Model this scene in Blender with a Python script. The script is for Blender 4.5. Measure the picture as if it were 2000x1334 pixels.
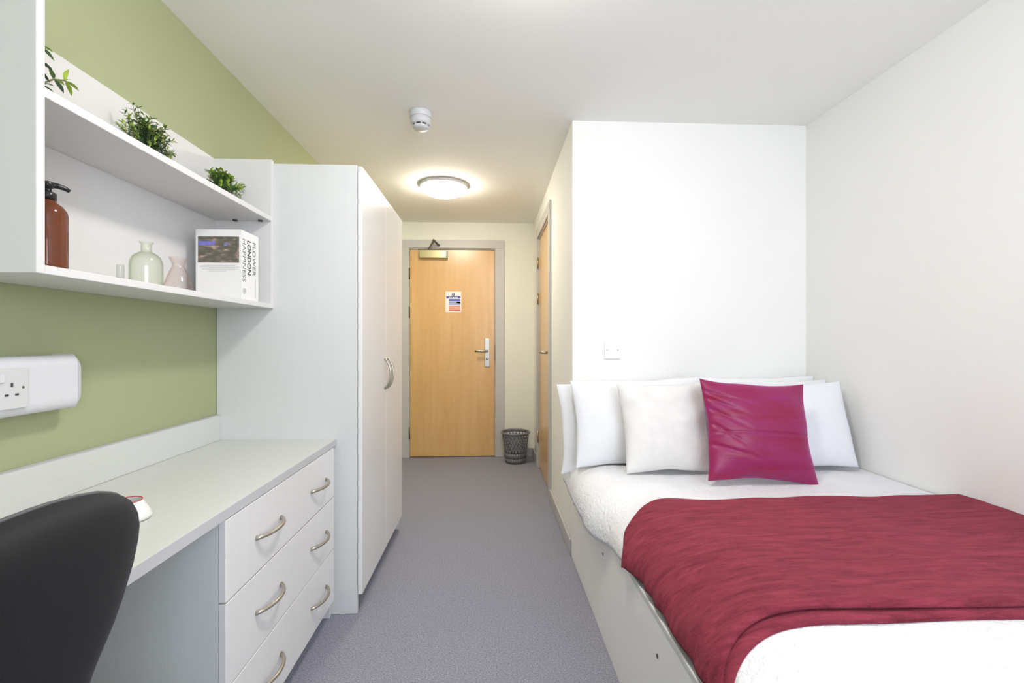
import bpy, bmesh, math, random
from mathutils import Vector, Matrix, noise
PI = math.pi
sc = bpy.context.scene
for o in list(bpy.data.objects): bpy.data.objects.remove(o)

# ------------------------------------------------------------------ camera
cam_d = bpy.data.cameras.new('camera')
cam = bpy.data.objects.new('camera', cam_d)
sc.collection.objects.link(cam)
cam_d.sensor_width = 36.0
cam_d.lens = 16.2
cam_d.clip_start = 0.02
cam.location = (0, 0, 1.136)
cam.rotation_euler = (PI / 2, 0, -math.atan(43 / 900))
sc.camera = cam

# ------------------------------------------------------------------ world and lights
CEIL = 2.305
w = bpy.data.worlds.new('world'); sc.world = w; w.use_nodes = True
bg = w.node_tree.nodes['Background']
bg.inputs[0].default_value = (0.72, 0.84, 1.0, 1)
bg.inputs[1].default_value = 1.3
# daylight entering through the window opening behind the camera
ld = bpy.data.lights.new('window_daylight', 'AREA')
ld.shape = 'RECTANGLE'; ld.size = 1.3; ld.size_y = 1.25
ld.energy = 36; ld.color = (0.79, 0.87, 1.0)
lo = bpy.data.objects.new('window_daylight', ld); sc.collection.objects.link(lo)
lo.location = (0.85, -1.33, 1.52); lo.rotation_euler = (PI / 2 + 0.35, 0, 0)
LAMP_HALL = 46.0
LAMP_ROOM = 82.0
sc.view_settings.view_transform = 'Standard'
sc.view_settings.look = 'None'
sc.view_settings.exposure = 0.43
sc.view_settings.gamma = 1.0
sc.view_settings.use_curve_mapping = False

# ------------------------------------------------------------------ materials
def s2l(c):
    return tuple(((x / 12.92) if x <= 0.04045 else ((x + 0.055) / 1.055) ** 2.4) for x in [v / 255 for v in c])

def mat(name, rgb, rough=0.5, metal=0.0, var=0.0, vscale=8.0, bump=0.0, bscale=60.0, stretch=(1, 1, 1),
        emit=None, estr=0.0, sheen=0.0, sheen_tint=None, coat=0.0, spec=0.5, trans=0.0, ior=1.45, detail=4, bdist=0.01):
    m = bpy.data.materials.new(name); m.use_nodes = True
    nt = m.node_tree; b = nt.nodes['Principled BSDF']
    col = s2l(rgb) + (1,)
    b.inputs['Base Color'].default_value = col
    b.inputs['Roughness'].default_value = rough
    b.inputs['Metallic'].default_value = metal
    b.inputs['Specular IOR Level'].default_value = spec
    b.inputs['IOR'].default_value = ior
    b.inputs['Transmission Weight'].default_value = trans
    b.inputs['Coat Weight'].default_value = coat
    if sheen:
        b.inputs['Sheen Weight'].default_value = sheen
        b.inputs['Sheen Roughness'].default_value = 0.4
        if sheen_tint: b.inputs['Sheen Tint'].default_value = s2l(sheen_tint) + (1,)
    if emit:
        b.inputs['Emission Color'].default_value = emit + (1,)
        b.inputs['Emission Strength'].default_value = estr
    tc = nt.nodes.new('ShaderNodeTexCoord')
    mp = nt.nodes.new('ShaderNodeMapping'); mp.inputs['Scale'].default_value = stretch
    nt.links.new(tc.outputs['Object'], mp.inputs['Vector'])
    n1 = nt.nodes.new('ShaderNodeTexNoise'); n1.inputs['Scale'].default_value = vscale; n1.inputs['Detail'].default_value = detail
    nt.links.new(mp.outputs[0], n1.inputs['Vector'])
    if var:
        mix = nt.nodes.new('ShaderNodeMix'); mix.data_type = 'RGBA'
        mix.inputs[6].default_value = tuple(max(0, x * (1 - var)) for x in col[:3]) + (1,)
        mix.inputs[7].default_value = tuple(min(1, x * (1 + var)) for x in col[:3]) + (1,)
        rmp = nt.nodes.new('ShaderNodeMapRange'); rmp.inputs[1].default_value = 0.3; rmp.inputs[2].default_value = 0.7
        nt.links.new(n1.outputs[0], rmp.inputs[0]); nt.links.new(rmp.outputs[0], mix.inputs[0])
        nt.links.new(mix.outputs[2], b.inputs['Base Color'])
    if bump:
        n2 = nt.nodes.new('ShaderNodeTexNoise'); n2.inputs['Scale'].default_value = bscale; n2.inputs['Detail'].default_value = 3
        nt.links.new(mp.outputs[0], n2.inputs['Vector'])
        bp = nt.nodes.new('ShaderNodeBump'); bp.inputs['Strength'].default_value = bump; bp.inputs['Distance'].default_value = bdist
        nt.links.new(n2.outputs[0], bp.inputs['Height']); nt.links.new(bp.outputs[0], b.inputs['Normal'])
    return m

M = {}
M['wall'] = mat('white_wall_paint', (243, 242, 238), 0.75, var=0.012, vscale=2, bump=0.04, bscale=180)
M['hallwall'] = mat('lamp_tinted_wall_paint', (236, 234, 221), 0.75, var=0.012, vscale=2, bump=0.04, bscale=180)  # cream tint puts the warm hall lamplight into the wall colour
M['ceiling'] = mat('ceiling_paint', (247, 246, 241), 0.85, var=0.012, vscale=1.5, bump=0.03, bscale=160)
M['green'] = mat('sage_green_paint', (166, 171, 131), 0.7, var=0.02, vscale=2, bump=0.05, bscale=180)
M['lam'] = mat('white_laminate', (213, 214, 212), 0.42, var=0.012, vscale=40, stretch=(1, 1, .05), bump=0.03, bscale=220)
M['lamshelf'] = mat('white_shelf_board', (220, 218, 215), 0.5, var=0.008, vscale=30)
M['door_white'] = mat('white_door_laminate', (230, 228, 226), 0.28, var=0.008, vscale=40, stretch=(1, 1, .05))
M['top'] = mat('pale_grey_worktop', (210, 212, 206), 0.45, var=0.02, vscale=120, bump=0.02, bscale=300)
M['topedge'] = mat('grey_worktop_edging', (196, 195, 197), 0.5, var=0.01)
M['frame'] = mat('grey_gloss_paint', (196, 193, 190), 0.4, var=0.01, vscale=6)
M['skirt'] = mat('shaded_skirting_paint', (190, 188, 190), 0.45, var=0.01)  # the shade on the skirting is put into this grey
M['steel'] = mat('brushed_steel', (190, 188, 182), 0.32, 0.9, var=0.05, vscale=90)
M['nickel'] = mat('satin_nickel', (186, 180, 166), 0.3, 0.95, var=0.04, vscale=60)
M['darkmetal'] = mat('dark_aged_metal', (110, 104, 95), 0.4, 0.8, var=0.1, vscale=80)
M['closer'] = mat('champagne_metal', (190, 180, 140), 0.3, 0.7, var=0.04, vscale=40)
M['brass'] = mat('polished_brass_hinge', (190, 160, 90), 0.3, 0.9, var=0.05)
M['plastic'] = mat('white_plastic', (214, 214, 216), 0.35, var=0.005)
M['plastic2'] = mat('off_white_plastic', (208, 208, 206), 0.4, var=0.005)
M['platewhite'] = mat('white_moulded_plate', (242, 242, 242), 0.45, var=0.004)
M['black'] = mat('dark_slot', (62, 60, 58), 0.6, var=0.05)
M['chair'] = mat('charcoal_chair_fabric', (21, 21, 24), 0.65, var=0.10, vscale=300, bump=0.25, bscale=700, sheen=0.10, spec=0.35, sheen_tint=(160, 158, 165), bdist=0.002)
M['chairtrim'] = mat('charcoal_piping', (84, 82, 84), 0.45, var=0.08, vscale=200)
M['blackplastic'] = mat('black_nylon', (24, 24, 25), 0.4, var=0.1)
M['amber'] = mat('amber_bottle', (128, 68, 38), 0.12, var=0.06, vscale=6, coat=0.6, trans=0.55, ior=1.2)
M['pump'] = mat('black_pump_plastic', (36, 34, 34), 0.25, var=0.1)
M['bin'] = mat('graphite_bin_plastic', (124, 124, 130), 0.38, 0.1, var=0.05, vscale=30)
M['pot'] = mat('grey_plant_pot', (150, 150, 146), 0.6, var=0.06, vscale=30, bump=0.1)
M['soil'] = mat('dark_soil', (60, 48, 36), 0.95, var=0.3, vscale=120, bump=0.5, bscale=200)
M['leaf'] = mat('mid_green_leaf', (92, 126, 66), 0.5, var=0.35, vscale=60)
M['leaflight'] = mat('lime_green_leaf', (150, 176, 60), 0.5, var=0.25, vscale=50)
M['leafdark'] = mat('deep_green_leaf', (70, 96, 58), 0.5, var=0.3, vscale=60)
M['stem'] = mat('brown_green_stem', (104, 104, 66), 0.6, var=0.2, vscale=60)
M['mattress'] = mat('white_mattress_ticking', (232, 232, 234), 0.8, var=0.01, bump=0.1, bscale=120)
M['bedbase'] = mat('cream_bed_base_board', (246, 245, 242), 0.45, var=0.01, vscale=3)
M['pillow'] = mat('white_cotton_pillowcase', (234, 234, 235), 0.85, var=0.008, vscale=12, bump=0.12, bscale=45, sheen=0.1)
M['cream'] = mat('cream_damask', (226, 223, 219), 0.8, var=0.05, vscale=14, bump=0.2, bscale=38, sheen=0.1)
M['whitecush'] = mat('pale_white_cushion_cover', (230, 231, 235), 0.8, var=0.008, vscale=12, bump=0.08, bscale=45, sheen=0.1)
M['paper'] = mat('white_printed_paper', (236, 234, 229), 0.5, var=0.004)
M['ink'] = mat('black_ink', (60, 60, 60), 0.6, var=0.02)
M['inkgrey'] = mat('grey_ink', (120, 120, 120), 0.6, var=0.02)
M['inkpale'] = mat('pale_grey_ink', (176, 172, 172), 0.6, var=0.02)
M['blue'] = mat('sign_blue', (70, 84, 170), 0.45, var=0.02)
M['bluepale'] = mat('sign_pale_blue', (150, 160, 208), 0.45, var=0.02)
M['redpale'] = mat('sign_pale_red', (232, 150, 136), 0.45, var=0.02)
M['redink'] = mat('sign_red', (214, 96, 80), 0.45, var=0.02)
M['whiteink'] = mat('white_ink', (240, 240, 246), 0.5, var=0.004)
M['cup'] = mat('white_glazed_cup', (238, 236, 232), 0.2, var=0.005, coat=0.5)
M['cupred'] = mat('red_rim_glaze', (190, 60, 50), 0.3, var=0.02)

# silk cushion: crimson, its violet sheen also put into the base colour patches
def silk():
    m = mat('crimson_silk', (146, 20, 74), 0.42, var=0.10, vscale=5, stretch=(1, 1, 5), bump=0.10, bscale=26, sheen=0.8, sheen_tint=(185, 65, 190), bdist=0.006)
    nt = m.node_tree
    mx = [n for n in nt.nodes if n.bl_idname == 'ShaderNodeMix'][0]
    mx.inputs[6].default_value = s2l((138, 18, 58)) + (1,)
    mx.inputs[7].default_value = s2l((142, 34, 94)) + (1,)
    return m
M['silk'] = silk()

# blanket
def blanket_mat():
    m = bpy.data.materials.new('burgundy_fleece'); m.use_nodes = True
    nt = m.node_tree; b = nt.nodes['Principled BSDF']
    b.inputs['Roughness'].default_value = 0.9
    b.inputs['Specular IOR Level'].default_value = 0.15
    b.inputs['Sheen Weight'].default_value = 0.35
    b.inputs['Sheen Roughness'].default_value = 0.45
    b.inputs['Sheen Tint'].default_value = s2l((220, 120, 140)) + (1,)
    tc = nt.nodes.new('ShaderNodeTexCoord')
    mp = nt.nodes.new('ShaderNodeMapping'); mp.inputs['Scale'].default_value = (1.3, 9, 3)
    mp.inputs['Rotation'].default_value = (0, 0, 0.08)
    nt.links.new(tc.outputs['Object'], mp.inputs[0])
    n = nt.nodes.new('ShaderNodeTexNoise'); n.inputs['Scale'].default_value = 7; n.inputs['Detail'].default_value = 8; n.inputs['Roughness'].default_value = 0.7
    n.inputs['Distortion'].default_value = 0.6
    nt.links.new(mp.outputs[0], n.inputs['Vector'])
    n3 = nt.nodes.new('ShaderNodeTexNoise'); n3.inputs['Scale'].default_value = 260; n3.inputs['Detail'].default_value = 2
    nt.links.new(tc.outputs['Object'], n3.inputs['Vector'])
    r = nt.nodes.new('ShaderNodeValToRGB')
    r.color_ramp.elements[0].position = 0.28; r.color_ramp.elements[0].color = s2l((98, 30, 42)) + (1,)
    r.color_ramp.elements[1].position = 0.68; r.color_ramp.elements[1].color = s2l((158, 62, 78)) + (1,)
    nt.links.new(n.outputs[0], r.inputs[0]); nt.links.new(r.outputs[0], b.inputs['Base Color'])
    ad = nt.nodes.new('ShaderNodeMath'); ad.operation = 'MULTIPLY_ADD'; ad.inputs[1].default_value = 0.35
    nt.links.new(n3.outputs[0], ad.inputs[0]); nt.links.new(n.outputs[0], ad.inputs[2])
    bp = nt.nodes.new('ShaderNodeBump'); bp.inputs['Strength'].default_value = 0.8; bp.inputs['Distance'].default_value = 0.012
    nt.links.new(ad.outputs[0], bp.inputs['Height']); nt.links.new(bp.outputs[0], b.inputs['Normal'])
    return m
M['blanket'] = blanket_mat()

# seersucker duvet
def duvet_mat():
    m = bpy.data.materials.new('white_seersucker_cotton'); m.use_nodes = True
    nt = m.node_tree; b = nt.nodes['Principled BSDF']
    b.inputs['Base Color'].default_value = s2l((231, 231, 233)) + (1,)
    b.inputs['Roughness'].default_value = 0.85
    tc = nt.nodes.new('ShaderNodeTexCoord')
    mp = nt.nodes.new('ShaderNodeMapping'); mp.inputs['Scale'].default_value = (1.5, 1, 1); mp.inputs['Rotation'].default_value = (0, 0, 0.5)
    nt.links.new(tc.outputs['Object'], mp.inputs[0])
    n = nt.nodes.new('ShaderNodeTexNoise'); n.inputs['Scale'].default_value = 42; n.inputs['Detail'].default_value = 3; n.inputs['Distortion'].default_value = 1.2
    nt.links.new(mp.outputs[0], n.inputs['Vector'])
    bp = nt.nodes.new('ShaderNodeBump'); bp.inputs['Strength'].default_value = 0.55; bp.inputs['Distance'].default_value = 0.012
    nt.links.new(n.outputs[0], bp.inputs['Height']); nt.links.new(bp.outputs[0], b.inputs['Normal'])
    return m
M['duvet'] = duvet_mat()

# carpet
def carpet_mat():
    m = bpy.data.materials.new('grey_flecked_carpet'); m.use_nodes = True
    nt = m.node_tree; b = nt.nodes['Principled BSDF']
    b.inputs['Roughness'].default_value = 0.95; b.inputs['Specular IOR Level'].default_value = 0.1
    tc = nt.nodes.new('ShaderNodeTexCoord')
    n = nt.nodes.new('ShaderNodeTexNoise'); n.inputs['Scale'].default_value = 190; n.inputs['Detail'].default_value = 5; n.inputs['Roughness'].default_value = 0.8
    nt.links.new(tc.outputs['Object'], n.inputs['Vector'])
    r = nt.nodes.new('ShaderNodeValToRGB')
    e = r.color_ramp.elements
    e[0].position = 0.30; e[0].color = s2l((100, 100, 113)) + (1,)
    e[1].position = 0.72; e[1].color = s2l((190, 189, 199)) + (1,)
    x = e.new(0.5); x.color = s2l((144, 144, 156)) + (1,)
    nt.links.new(n.outputs[0], r.inputs[0]); nt.links.new(r.outputs[0], b.inputs['Base Color'])
    bp = nt.nodes.new('ShaderNodeBump'); bp.inputs['Strength'].default_value = 0.5; bp.inputs['Distance'].default_value = 0.004
    nt.links.new(n.outputs[0], bp.inputs['Height']); nt.links.new(bp.outputs[0], b.inputs['Normal'])
    return m
M['carpet'] = carpet_mat()

# beech door veneer, grain vertical
def wood(name, a, bcol, stretch):
    m = bpy.data.materials.new(name); m.use_nodes = True
    nt = m.node_tree; b = nt.nodes['Principled BSDF']
    b.inputs['Roughness'].default_value = 0.30; b.inputs['Coat Weight'].default_value = 0.3; b.inputs['Coat Roughness'].default_value = 0.22
    tc = nt.nodes.new('ShaderNodeTexCoord')
    mp = nt.nodes.new('ShaderNodeMapping'); mp.inputs['Scale'].default_value = stretch
    nt.links.new(tc.outputs['Object'], mp.inputs[0])
    n = nt.nodes.new('ShaderNodeTexNoise'); n.inputs['Scale'].default_value = 5; n.inputs['Detail'].default_value = 6; n.inputs['Distortion'].default_value = 0.4
    nt.links.new(mp.outputs[0], n.inputs['Vector'])
    n2 = nt.nodes.new('ShaderNodeTexNoise'); n2.inputs['Scale'].default_value = 60; n2.inputs['Detail'].default_value = 3
    nt.links.new(mp.outputs[0], n2.inputs['Vector'])
    ad = nt.nodes.new('ShaderNodeMath'); ad.operation = 'MULTIPLY_ADD'; ad.inputs[1].default_value = 0.35
    nt.links.new(n2.outputs[0], ad.inputs[0]); nt.links.new(n.outputs[0], ad.inputs[2])
    r = nt.nodes.new('ShaderNodeValToRGB')
    r.color_ramp.elements[0].position = 0.42; r.color_ramp.elements[0].color = s2l(a) + (1,)
    r.color_ramp.elements[1].position = 0.95; r.color_ramp.elements[1].color = s2l(bcol) + (1,)
    nt.links.new(ad.outputs[0], r.inputs[0]); nt.links.new(r.outputs[0], b.inputs['Base Color'])
    return m
M['beech'] = wood('beech_veneer', (212, 166, 104), (224, 184, 128), (3, 3, 0.25))

# the printed photograph on the book cover
def photo_mat():
    m = bpy.data.materials.new('printed_city_photo'); m.use_nodes = True
    nt = m.node_tree; b = nt.nodes['Principled BSDF']; b.inputs['Roughness'].default_value = 0.4
    tc = nt.nodes.new('ShaderNodeTexCoord')
    mp = nt.nodes.new('ShaderNodeMapping'); mp.inputs['Scale'].default_value = (1, 1, 2.4)
    nt.links.new(tc.outputs['Object'], mp.inputs[0])
    n = nt.nodes.new('ShaderNodeTexNoise'); n.inputs['Scale'].default_value = 34; n.inputs['Detail'].default_value = 5
    nt.links.new(mp.outputs[0], n.inputs['Vector'])
    r = nt.nodes.new('ShaderNodeValToRGB'); e = r.color_ramp.elements
    e[0].position = 0.45; e[0].color = s2l((96, 92, 78)) + (1,)
    e[1].position = 0.72; e[1].color = s2l((196, 168, 140)) + (1,)
    x = e.new(0.57); x.color = s2l((116, 108, 96)) + (1,)
    nt.links.new(n.outputs[0], r.inputs[0]); nt.links.new(r.outputs[0], b.inputs['Base Color'])
    return m
M['photo'] = photo_mat()
M['violet'] = mat('violet_print', (126, 124, 196), 0.4, var=0.1, vscale=60)

# thin clear tinted glass
def glass(name, tint, edge):
    m = bpy.data.materials.new(name); m.use_nodes = True
    nt = m.node_tree; nt.nodes.clear()
    out = nt.nodes.new('ShaderNodeOutputMaterial')
    tr = nt.nodes.new('ShaderNodeBsdfTransparent'); tr.inputs[0].default_value = s2l(tint) + (1,)
    gl = nt.nodes.new('ShaderNodeBsdfGlossy'); gl.inputs['Roughness'].default_value = 0.05
    tr2 = nt.nodes.new('ShaderNodeBsdfTransparent'); tr2.inputs[0].default_value = s2l(edge) + (1,)
    lw = nt.nodes.new('ShaderNodeLayerWeight'); lw.inputs['Blend'].default_value = 0.14
    mx0 = nt.nodes.new('ShaderNodeMixShader'); mx = nt.nodes.new('ShaderNodeMixShader')
    fr = nt.nodes.new('ShaderNodeMapRange'); fr.inputs[1].default_value = 0.0; fr.inputs[2].default_value = 1.0; fr.inputs[3].default_value = 0.02; fr.inputs[4].default_value = 0.16; nt.links.new(lw.outputs['Fresnel'], fr.inputs[0])
    nt.links.new(lw.outputs['Facing'], mx0.inputs[0]); nt.links.new(tr.outputs[0], mx0.inputs[1]); nt.links.new(tr2.outputs[0], mx0.inputs[2])
    nt.links.new(fr.outputs[0], mx.inputs[0]); nt.links.new(mx0.outputs[0], mx.inputs[1]); nt.links.new(gl.outputs[0], mx.inputs[2])
    nt.links.new(mx.outputs[0], out.inputs[0])
    return m
M['glassgreen'] = glass('pale_green_glass', (254, 255, 252), (206, 216, 192))
M['glasspink'] = glass('pale_pink_glass', (255, 253, 252), (222, 202, 195))
M['glassclear'] = glass('clear_glass', (250, 251, 250), (232, 234, 231))
M['lamp_hall'] = mat('lit_opal_glass_warm', (255, 250, 240), 0.4, emit=(1.0, 0.92, 0.78), estr=LAMP_HALL)
M['lamp_room'] = mat('lit_opal_glass_white', (255, 252, 246), 0.4, emit=(1.0, 0.955, 0.93), estr=LAMP_ROOM)

# ------------------------------------------------------------------ mesh helpers
class MB:
    def __init__(s): s.v = []; s.f = []; s.bev = 0.0; s.smooth = []
    def add(s, vs, fs, smooth=False):
        b = len(s.v); s.v += [tuple(p) for p in vs]
        for f in fs: s.f.append([i + b for i in f]); s.smooth.append(smooth)
        return s
    def box(s, x0, x1, y0, y1, z0, z1):
        x0, x1 = min(x0, x1), max(x0, x1); y0, y1 = min(y0, y1), max(y0, y1); z0, z1 = min(z0, z1), max(z0, z1)
        return s.add([(x0, y0, z0), (x1, y0, z0), (x1, y1, z0), (x0, y1, z0), (x0, y0, z1), (x1, y0, z1), (x1, y1, z1), (x0, y1, z1)],
                     [(0, 3, 2, 1), (4, 5, 6, 7), (0, 1, 5, 4), (1, 2, 6, 5), (2, 3, 7, 6), (3, 0, 4, 7)])
    def lathe(s, prof, c=(0, 0, 0), n=32, cap=True, axis='z'):
        vs = []; fs = []
        for r, z in prof:
            for k in range(n):
                a = 2 * PI * k / n
                p = (r * math.cos(a), r * math.sin(a), z)
                if axis == 'x': p = (p[2], p[0], p[1])
                elif axis == 'y': p = (p[1], p[2], p[0])
                vs.append((c[0] + p[0], c[1] + p[1], c[2] + p[2]))
        for i in range(len(prof) - 1):
            for k in range(n):
                k2 = (k + 1) % n
                fs.append((i * n + k, i * n + k2, (i + 1) * n + k2, (i + 1) * n + k))
        if cap:
            fs.append(tuple(range(n - 1, -1, -1))); b = (len(prof) - 1) * n
            fs.append(tuple(range(b, b + n)))
        return s.add(vs, fs, True)
    def tube(s, pts, r, n=10, closed=False):
        pts = [Vector(p) for p in pts]; m = len(pts); vs = []; fs = []
        rr = r if isinstance(r, (list, tuple)) else [r] * m
        up = None
        for i, p in enumerate(pts):
            if closed: t = (pts[(i + 1) % m] - pts[i - 1]).normalized()
            else: t = (pts[min(i + 1, m - 1)] - pts[max(i - 1, 0)]).normalized()
            if up is None:
                up = Vector((0, 0, 1)) if abs(t.z) < 0.9 else Vector((1, 0, 0))
            a = t.cross(up).normalized(); up = a.cross(t).normalized()
            for k in range(n):
                q = 2 * PI * k / n
                vs.append(p + (a * math.cos(q) + up * math.sin(q)) * rr[i])
        for i in range(m if closed else m - 1):
            j = (i + 1) % m
            for k in range(n):
                k2 = (k + 1) % n
                fs.append((i * n + k, i * n + k2, j * n + k2, j * n + k))
        if not closed:
            fs.append(tuple(range(n - 1, -1, -1))); fs.append(tuple(range((m - 1) * n, m * n)))
        return s.add(vs, fs, True)
    def mesh(s, name, off=(0, 0, 0)):
        me = bpy.data.meshes.new(name)
        me.from_pydata([(x - off[0], y - off[1], z - off[2]) for x, y, z in s.v], [], s.f)
        for p, sm in zip(me.polygons, s.smooth): p.use_smooth = sm
        bm = bmesh.new(); bm.from_mesh(me)
        bmesh.ops.recalc_face_normals(bm, faces=bm.faces)
        if s.bev:
            es = [e for e in bm.edges if e.is_manifold and e.calc_face_angle(0) > 0.6]
            bmesh.ops.bevel(bm, geom=es, offset=s.bev, segments=2, affect='EDGES', profile=0.5, clamp_overlap=True)
        bm.to_mesh(me); bm.free()
        return me

def B(*a, bev=0.0015):
    m = MB(); m.box(*a); m.bev = bev; return m

def rootloc(p):
    l = Vector((0, 0, 0))
    while p is not None:
        l += p.location; p = p.parent
    return l
def part(name, mb, m, parent=None, label=None, kind=None):
    off = rootloc(parent)
    me = mb if isinstance(mb, bpy.types.Mesh) else mb.mesh(name, off)
    o = bpy.data.objects.new(name, me); sc.collection.objects.link(o)
    if m is not None: me.materials.clear(); me.materials.append(m)
    if parent: o.parent = parent
    if label: o['label'] = label
    if kind: o['kind'] = kind
    return o
def thing(name, label, cat, loc, group=None):
    o = bpy.data.objects.new(name, None); sc.collection.objects.link(o)
    o.empty_display_size = 0.05
    o.location = loc; o['label'] = label; o['category'] = cat
    if group: o['group'] = group
    return o
def solo(name, mb, m, label, cat, loc, group=None):
    me = mb.mesh(name, loc); me.materials.append(m)
    o = bpy.data.objects.new(name, me); sc.collection.objects.link(o); o.location = loc
    o['label'] = label; o['category'] = cat
    if group: o['group'] = group
    return o
def struct(name, mb, m, parent=None, label=None):
    o = part(name, mb, m, parent)
    if not parent: o['kind'] = 'structure'
    if label: o['label'] = label
    return o
def structroot(name, loc, label=None):
    o = bpy.data.objects.new(name, None); sc.collection.objects.link(o); o.empty_display_size = 0.05
    o.location = loc; o['kind'] = 'structure'
    if label: o['label'] = label
    return o
def text_mesh(txt, size, m, parent, mtx, name='lettering', space=1.0, bold=0.0, shear=0.0, align='LEFT', sx=1.0):
    cu = bpy.data.curves.new('lettering', 'FONT'); cu.body = txt; cu.size = size
    cu.space_character = space; cu.offset = bold; cu.shear = shear; cu.align_x = align; cu.extrude = 0.0002
    cu.resolution_u = 3
    tmp = bpy.data.objects.new('tmp', cu); sc.collection.objects.link(tmp)
    bpy.context.view_layer.update()
    dg = bpy.context.evaluated_depsgraph_get()
    me = bpy.data.meshes.new_from_object(tmp.evaluated_get(dg))
    bpy.data.objects.remove(tmp); bpy.data.curves.remove(cu)
    me.transform(Matrix.Diagonal((sx, 1, 1, 1)))
    me.transform(mtx)
    me.transform(Matrix.Translation(-rootloc(parent)))
    me.name = name
    return part(name, me, m, parent)
def frame_mtx(origin, xdir, ydir):
    x = Vector(xdir).normalized(); y = Vector(ydir).normalized(); z = x.cross(y)
    return Matrix(((x.x, y.x, z.x, origin[0]), (x.y, y.y, z.y, origin[1]), (x.z, y.z, z.z, origin[2]), (0, 0, 0, 1)))

# ------------------------------------------------------------------ room shell
XL, XR, XH = -1.125, 1.712, 0.436      # left wall, right wall, hallway wall
YB, YW, YN = 4.55, 2.42, -1.20          # far wall, bed head wall, window wall
YP = 1.95                                # wardrobe side panel plane
T = 0.12
struct('floor', MB().box(XL - T, XR + T, YN - T, YB + T, -0.1, 0.0), M['carpet'], label='flecked grey carpet floor')
struct('ceiling', MB().box(XL - T, XR + T, YN - T, YB + T, CEIL, CEIL + 0.1), M['ceiling'])
struct('wall_left', MB().box(XL - T, XL, YN - T, YB + T, 0, CEIL), M['green'], label='sage green painted wall')
struct('wall_right', MB().box(XR, XR + T, YN, YW + T, 0, CEIL), M['wall'])
struct('wall_head', MB().box(XH, XR, YW, YW + T, 0, CEIL), M['wall'], label='white wall behind the bed head')
# hallway right wall with the bathroom door opening
DY0, DY1, DZ = 3.33, 4.15, 2.07
hm = MB(); hm.box(XH, XH + T, YW + T, DY0, 0, CEIL); hm.box(XH, XH + T, DY1, YB, 0, CEIL); hm.box(XH, XH + T, DY0, DY1, DZ, CEIL)
struct('wall_hall', hm, M['wall'], label='cream hallway wall with a door in it')
# far wall with the entrance door opening
EX0, EX1, EZ = -0.80, 0.062, 2.058
fm = MB(); fm.box(XL, EX0, YB, YB + T, 0, CEIL); fm.box(EX1, XH + T, YB, YB + T, 0, CEIL); fm.box(EX0, EX1, YB, YB + T, EZ, CEIL)
struct('wall_back', fm, M['hallwall'], label='wall around the entrance door with warm lamplight in its colour')
# window wall behind the camera
WX0, WX1, WZ0, WZ1 = 0.15, 1.55, 0.88, 2.16
nm = MB(); nm.box(XL, WX0, YN - T, YN, 0, CEIL); nm.box(WX1, XR + T, YN - T, YN, 0, CEIL)
nm.box(WX0, WX1, YN - T, YN, 0, WZ0); nm.box(WX0, WX1, YN - T, YN, WZ1, CEIL)
struct('wall_near', nm, M['wall'])
wr = structroot('window_1', (0.85, YN, WZ0))
fr = MB(); fy0, fy1 = YN - 0.09, YN - 0.04; t = 0.05
fr.box(WX0, WX1, fy0, fy1, WZ0, WZ0 + t); fr.box(WX0, WX1, fy0, fy1, WZ1 - t, WZ1)
for x in (WX0, (WX0 + WX1) / 2 - t / 2, WX1 - t): fr.box(x, x + t, fy0, fy1, WZ0 + t, WZ1 - t)
part('window_frame', fr, M['plastic'], wr)
part('window_sill', B(WX0 - .03, WX1 + .03, YN - 0.04, YN + 0.09, WZ0 - 0.03, WZ0 - 0.002), M['plastic2'], wr)

# skirtings
struct('baseboard_hall', B(XH - 0.014, XH - 0.001, YW + 0.005, DY0 - 0.075, 0.001, 0.085, bev=0.003), M['skirt'])
struct('baseboard_hall_far', B(XH - 0.014, XH - 0.001, DY1 + 0.06, YB - 0.002, 0.001, 0.085, bev=0.003), M['skirt'])
struct('baseboard_back', B(EX1 + 0.09, XH - 0.016, YB - 0.015, YB - 0.001, 0.001, 0.085, bev=0.003), M['skirt'])
struct('baseboard_right', B(XR - 0.015, XR - 0.001, YN + 0.02, 0.45, 0.001, 0.085, bev=0.003), M['skirt'])

# entrance door architrave and lining
def architrave(name, boxes, root_loc, label):
    r = structroot(name, root_loc, label)
    for n, bx in boxes: part(n, B(*bx, bev=0.002), M['frame'], r)
    return r
YF = YB - 0.018
lw_ = 0.022
a1 = architrave('trim_1', [
    ('architrave_side', (EX0 - 0.075, EX0 + 0.008, YF, YB - 0.0005, 0.001, EZ - 0.008)),
    ('architrave_side', (EX1 - 0.008, EX1 + 0.078, YF, YB - 0.0005, 0.001, EZ - 0.008)),
    ('architrave_head', (EX0 - 0.075, EX1 + 0.078, YF, YB - 0.0005, EZ - 0.008, EZ + 0.072)),
    ('door_lining', (EX0 + 0.001, EX0 + lw_ - 0.006, YB, YB + 0.1, 0.001, EZ - 0.001)),
    ('door_lining', (EX1 - lw_ + 0.006, EX1 - 0.001, YB, YB + 0.1, 0.001, EZ - 0.001)),
    ('door_lining', (EX0 + lw_ - 0.006, EX1 - lw_ + 0.006, YB, YB + 0.1, EZ - 0.017, EZ - 0.001))], (EX0, YB, 0), 'grey painted frame around the entrance door')
part('door_stop', B(EX1 - lw_ - 0.012, EX1 - lw_ + 0.0058, YB + 0.0495, YB + 0.1, 0.001, EZ - 0.018, bev=0), M['frame'], a1)  # stops added behind the leaf to block light leaking through the gap
part('door_stop', B(EX0 + lw_ - 0.0058, EX0 + lw_ + 0.012, YB + 0.0495, YB + 0.1, 0.001, EZ - 0.018, bev=0), M['frame'], a1)
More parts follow.
